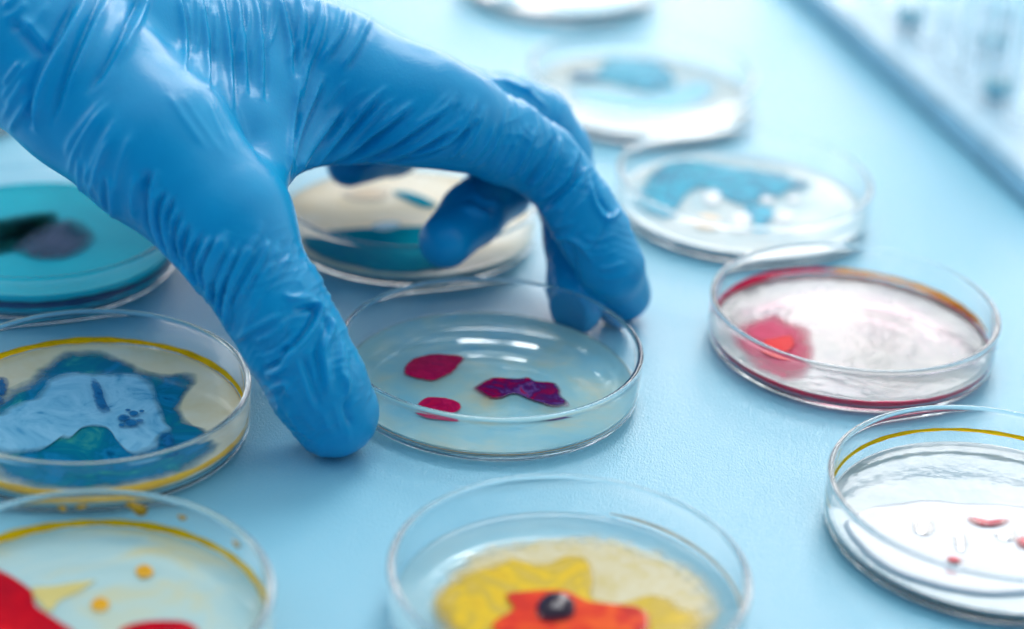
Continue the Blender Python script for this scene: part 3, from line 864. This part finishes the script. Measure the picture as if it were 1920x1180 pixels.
fan([(500, 420), (480, 470), (455, 520)], [(535, 470), (510, 520), (480, 570)], 6, 0.9, 0.35, 5)
# thumb joint and pad
for P, w, h in (([(547, 582), (590, 578), (582, 609), (552, 647), (520, 668)], 1.0, -0.8), ([(540, 574), (596, 570), (592, 606), (560, 650), (528, 676)], 1.0, 0.7),
                ([(618, 588), (623, 613), (605, 656), (609, 690), (616, 742)], 1.0, 0.6), ([(608, 588), (613, 613), (595, 656), (599, 690), (606, 742)], 1.0, -0.5),
                ([(496, 706), (530, 686), (548, 654)], 1.0, 0.6), ([(490, 698), (524, 676), (540, 648)], 0.9, -0.45),
                ([(500, 734), (536, 718), (545, 744)], 0.9, 0.45), ([(566, 664), (582, 710), (600, 762)], 1.1, -0.45), ([(556, 668), (571, 712), (588, 764)], 1.1, 0.4),
                ([(656, 740), (648, 770), (660, 796)], 1.2, -0.4), ([(470, 640), (510, 628), (540, 600)], 0.9, 0.5), ([(480, 662), (516, 646), (548, 620)], 0.8, -0.4),
                ([(528, 552), (556, 560), (590, 556)], 0.9, 0.4), ([(440, 640), (480, 612), (530, 590)], 0.9, 0.45), ([(640, 640), (636, 690), (650, 720)], 1.1, 0.3)):
    fold(P, w, h)
fan([(470, 650), (510, 640), (560, 600)], [(520, 760), (550, 720), (590, 690)], 6, 0.8, 0.3, 6)
fan([(600, 590), (600, 640), (598, 700)], [(650, 640), (655, 700), (660, 780)], 6, 0.9, 0.26, 6)
fan([(540, 760), (560, 800), (600, 835)], [(640, 760), (650, 800), (660, 840)], 5, 0.9, 0.18, 5)
fan([(1080, 440), (1120, 450), (1160, 430)], [(1110, 520), (1150, 520), (1200, 500)], 5, 0.9, 0.25, 6)
fan([(300, 150), (340, 220), (400, 300)], [(430, 180), (450, 240), (480, 310)], 5, 1.0, 0.14, 8)
# ring and middle finger
fan([(880, 350), (910, 380), (960, 385)], [(860, 390), (900, 410), (940, 415)], 3, 1.2, 0.4, 4)
fan([(905, 150), (950, 150), (985, 160)], [(960, 150), (1000, 180), (1030, 200)], 3, 1.1, 0.35, 3)


def build_hand():
    pts = np.array([q[:3] for ch in HB + HW + [f[0] for f in HF] for ab in ch for q in ab]); rad = 0.032
    lo = pts.min(0) - rad; hi = pts.max(0) + rad
    lo[2] = max(lo[2], -0.004)
    V, F = surface_nets(lo, hi, 0.00052)
    for _ in range(2):
        n = grad(V); V = V - n * sdf(V)[:, None] * 0.9
    n = grad(V)
    disp = np.zeros(len(V))
    allp = np.concatenate([f[0] for f in FOLDS])
    P3, ok = on_hand(allp)
    V32 = V
    for i, (pl, w, h) in enumerate(FOLDS):
        q = P3[i * 14:(i + 1) * 14]; o = ok[i * 14:(i + 1) * 14]
        q = q[o]
        if len(q) < 3: continue
        seg = np.linalg.norm(np.diff(q, axis=0), axis=1)
        good = seg < 0.014
        if good.sum() < 2: continue
        w = w * 0.82e-3; h = h * 1e-3
        mn, mx = q.min(0) - 3 * w, q.max(0) + 3 * w
        s = np.where(((V32 > mn) & (V32 < mx)).all(1))[0]
        if not len(s): continue
        X = V32[s]; best = np.full(len(s), 1.0); bt = np.zeros(len(s))
        m = len(q) - 1
        for j in range(m):
            if not good[j]: continue
            ab = q[j + 1] - q[j]; t = np.clip(((X - q[j]) @ ab) / max(ab @ ab, 1e-12), 0, 1)
            dd = np.linalg.norm(X - q[j] - t[:, None] * ab, axis=1)
            u = dd < best
            best[u] = dd[u]; bt[u] = (j + t[u]) / m
        tap = np.minimum(1, np.sin(np.pi * np.clip(bt, 0, 1)) * 1.6)
        tap = np.where(bt < 0.5, np.minimum(1, np.sin(np.pi * np.clip(bt, 0, 1)) * 1.6), np.minimum(1, 0.25 + np.sin(np.pi * np.clip(bt, 0, 1)) * 1.5))
        disp[s] += 2.5 * h * tap * np.exp(-(best / w) ** 1.5)
    for chains, w0, w1, amp, seed in ((thumb, 0.0, 1.0, 0.00022, 1), (index, 0.05, 1.0, 0.00016, 2), (middle, 0.0, 1.0, 0.00014, 3), (ring_f, 0.0, 1.0, 0.00014, 4)):
        q = np.array([J(*c) for c in chains[0]])
        L = np.concatenate([[0], np.cumsum(np.linalg.norm(np.diff(q[:, :3], axis=0), axis=1))])
        s = np.where(np.min([np.linalg.norm(V - c[:3], axis=1) for c in q], axis=0) < 0.022)[0]
        X = V[s]; best = np.full(len(s), 9.0); u = np.zeros(len(s)); rad_ = np.ones(len(s))
        for k in range(len(q) - 1):
            ab = q[k + 1, :3] - q[k, :3]; t = np.clip(((X - q[k, :3]) @ ab) / (ab @ ab), 0, 1)
            dd = np.linalg.norm(X - q[k, :3] - t[:, None] * ab, axis=1) - (q[k, 3] + t * (q[k + 1, 3] - q[k, 3]))
            b = dd < best
            best[b] = dd[b]; u[b] = L[k] + t[b] * (L[k + 1] - L[k])
        rs = np.random.default_rng(seed)
        tot = np.zeros(len(s))
        for lam in (0.0017, 0.0023, 0.0031, 0.0046):
            dirv = rs.normal(0, 1, 3); dirv /= np.linalg.norm(dirv); d2 = rs.normal(0, 1, 3); d2 /= np.linalg.norm(d2)
            ph = u / lam + 0.9 * np.sin(X @ dirv / 0.0045 + rs.uniform(0, 6)) + 0.6 * np.sin(X @ d2 / 0.0027)
            msk = np.clip(0.5 + 0.9 * np.sin(X @ d2 / 0.0062 + rs.uniform(0, 6)) + 0.5 * np.sin(u / 0.004 + rs.uniform(0, 6)), 0, 1)
            tot += ((1 - np.abs(np.sin(np.pi * ph))) ** 2 - 0.25) * msk * (lam / 0.003)
        edge = np.clip(1 - best / 0.0025, 0, 1) * np.clip(1.25 - u / L[-1], 0, 1) ** 0.5 * np.clip(u / 0.006, 0, 1)
        disp[s] += 1.6 * amp * tot * edge
    disp = np.clip(disp, -0.0016, 0.0015)
    V = V + n * disp[:, None]
    V[:, 2] = np.maximum(V[:, 2], 0.0003)
    ob = link_mesh('gloved_hand', V, F, M_GLOVE)
    ob['label'] = 'hand in a wrinkled blue nitrile glove gripping the middle dish between thumb and fingers'
    ob['category'] = 'gloved hand'
    print('hand verts', len(V), 'folds', len(FOLDS))
    return ob


hand = build_hand()
for chains, nm in ((thumb, 'thumb'), (index, 'index'), (middle, 'middle'), (ring_f, 'ring'), (little, 'little')):
    for c in chains[0]:
        q = J(*c)
        print(nm, [round(v * 1000, 1) for v in q], 'gap to centre dish', round((math.hypot(q[0] + 0.005, q[1] - 0.5044) - q[3] - 0.04) * 1000, 1))


# ------------------------------------------------------------------ light
def area(name, target, az, el, dist, sx, sy, power, col):
    L = bpy.data.lights.new(name, 'AREA'); L.shape = 'RECTANGLE'; L.size = sx; L.size_y = sy; L.energy = power; L.color = col
    o = bpy.data.objects.new(name, L); COL.objects.link(o)
    a, e = math.radians(az), math.radians(el)
    T = Vector(target); D = Vector((math.sin(a) * math.cos(e), math.cos(a) * math.cos(e), math.sin(e)))
    o.location = T + D * dist
    o.rotation_euler = (-D).to_track_quat('-Z', 'Y').to_euler()
    return o


area('window_panel', (0.05, 0.5, 0), 10.2, 33, 1.8, 0.11, 0.6, 1.7, (1.0, 0.98, 0.97))
area('window_panel', (0.05, 0.5, 0), 17.0, 33, 1.8, 0.24, 0.6, 3.2, (1.0, 0.98, 0.97))
area('low_window', (0.05, 0.7, 0), 9, 14, 2.0, 1.2, 0.36, 8.5, (1.0, 0.88, 0.85))
area('side_window', (-0.05, 0.5, 0.03), -72, 24, 1.5, 0.4, 0.6, 3.0, (0.93, 0.98, 1.0))
area('ceiling_panel', (0.0, 0.5, 0), 12, 56, 1.8, 0.8, 0.6, 11.5, (0.96, 0.98, 1.0))

W = bpy.data.worlds.new('World'); S.world = W; W.use_nodes = True
wn = W.node_tree; bg = wn.nodes['Background']
tc = wn.nodes.new('ShaderNodeTexCoord')
dt = nd(wn, 'ShaderNodeVectorMath', operation='DOT_PRODUCT'); dt.inputs[1].default_value = (0.1, 0.90, 0.42)
wn.links.new(tc.outputs['Generated'], dt.inputs[0])
mp = wn.nodes.new('ShaderNodeMapRange'); mp.inputs[1].default_value = -1.0; mp.inputs[2].default_value = 1.0
wn.links.new(dt.outputs['Value'], mp.inputs[0])
rw = ramp(wn, [(0.0, (0.03, 0.20, 0.44, 1)), (0.38, (0.17, 0.45, 0.68, 1)), (0.62, (0.92, 0.99, 1.0, 1)), (1.0, (1.0, 1.0, 1.0, 1))], mp.outputs[0])
wn.links.new(rw.outputs[0], bg.inputs['Color']); bg.inputs['Strength'].default_value = 0.98

# ------------------------------------------------------------------ render settings
cy = S.cycles
cy.use_denoising = True
try: cy.denoiser = 'OPENIMAGEDENOISE'
except Exception: pass
cy.max_bounces = 26; cy.transmission_bounces = 26; cy.glossy_bounces = 18; cy.diffuse_bounces = 3; cy.transparent_max_bounces = 16
cy.caustics_refractive = True; cy.caustics_reflective = False; cy.blur_glossy = 0.2
cy.sample_clamp_indirect = 12.0; cy.sample_clamp_direct = 10.0
S.view_settings.view_transform = 'Standard'; S.view_settings.look = 'None'
S.view_settings.exposure = 0.09; S.view_settings.gamma = 1.0
S.view_settings.use_curve_mapping = False
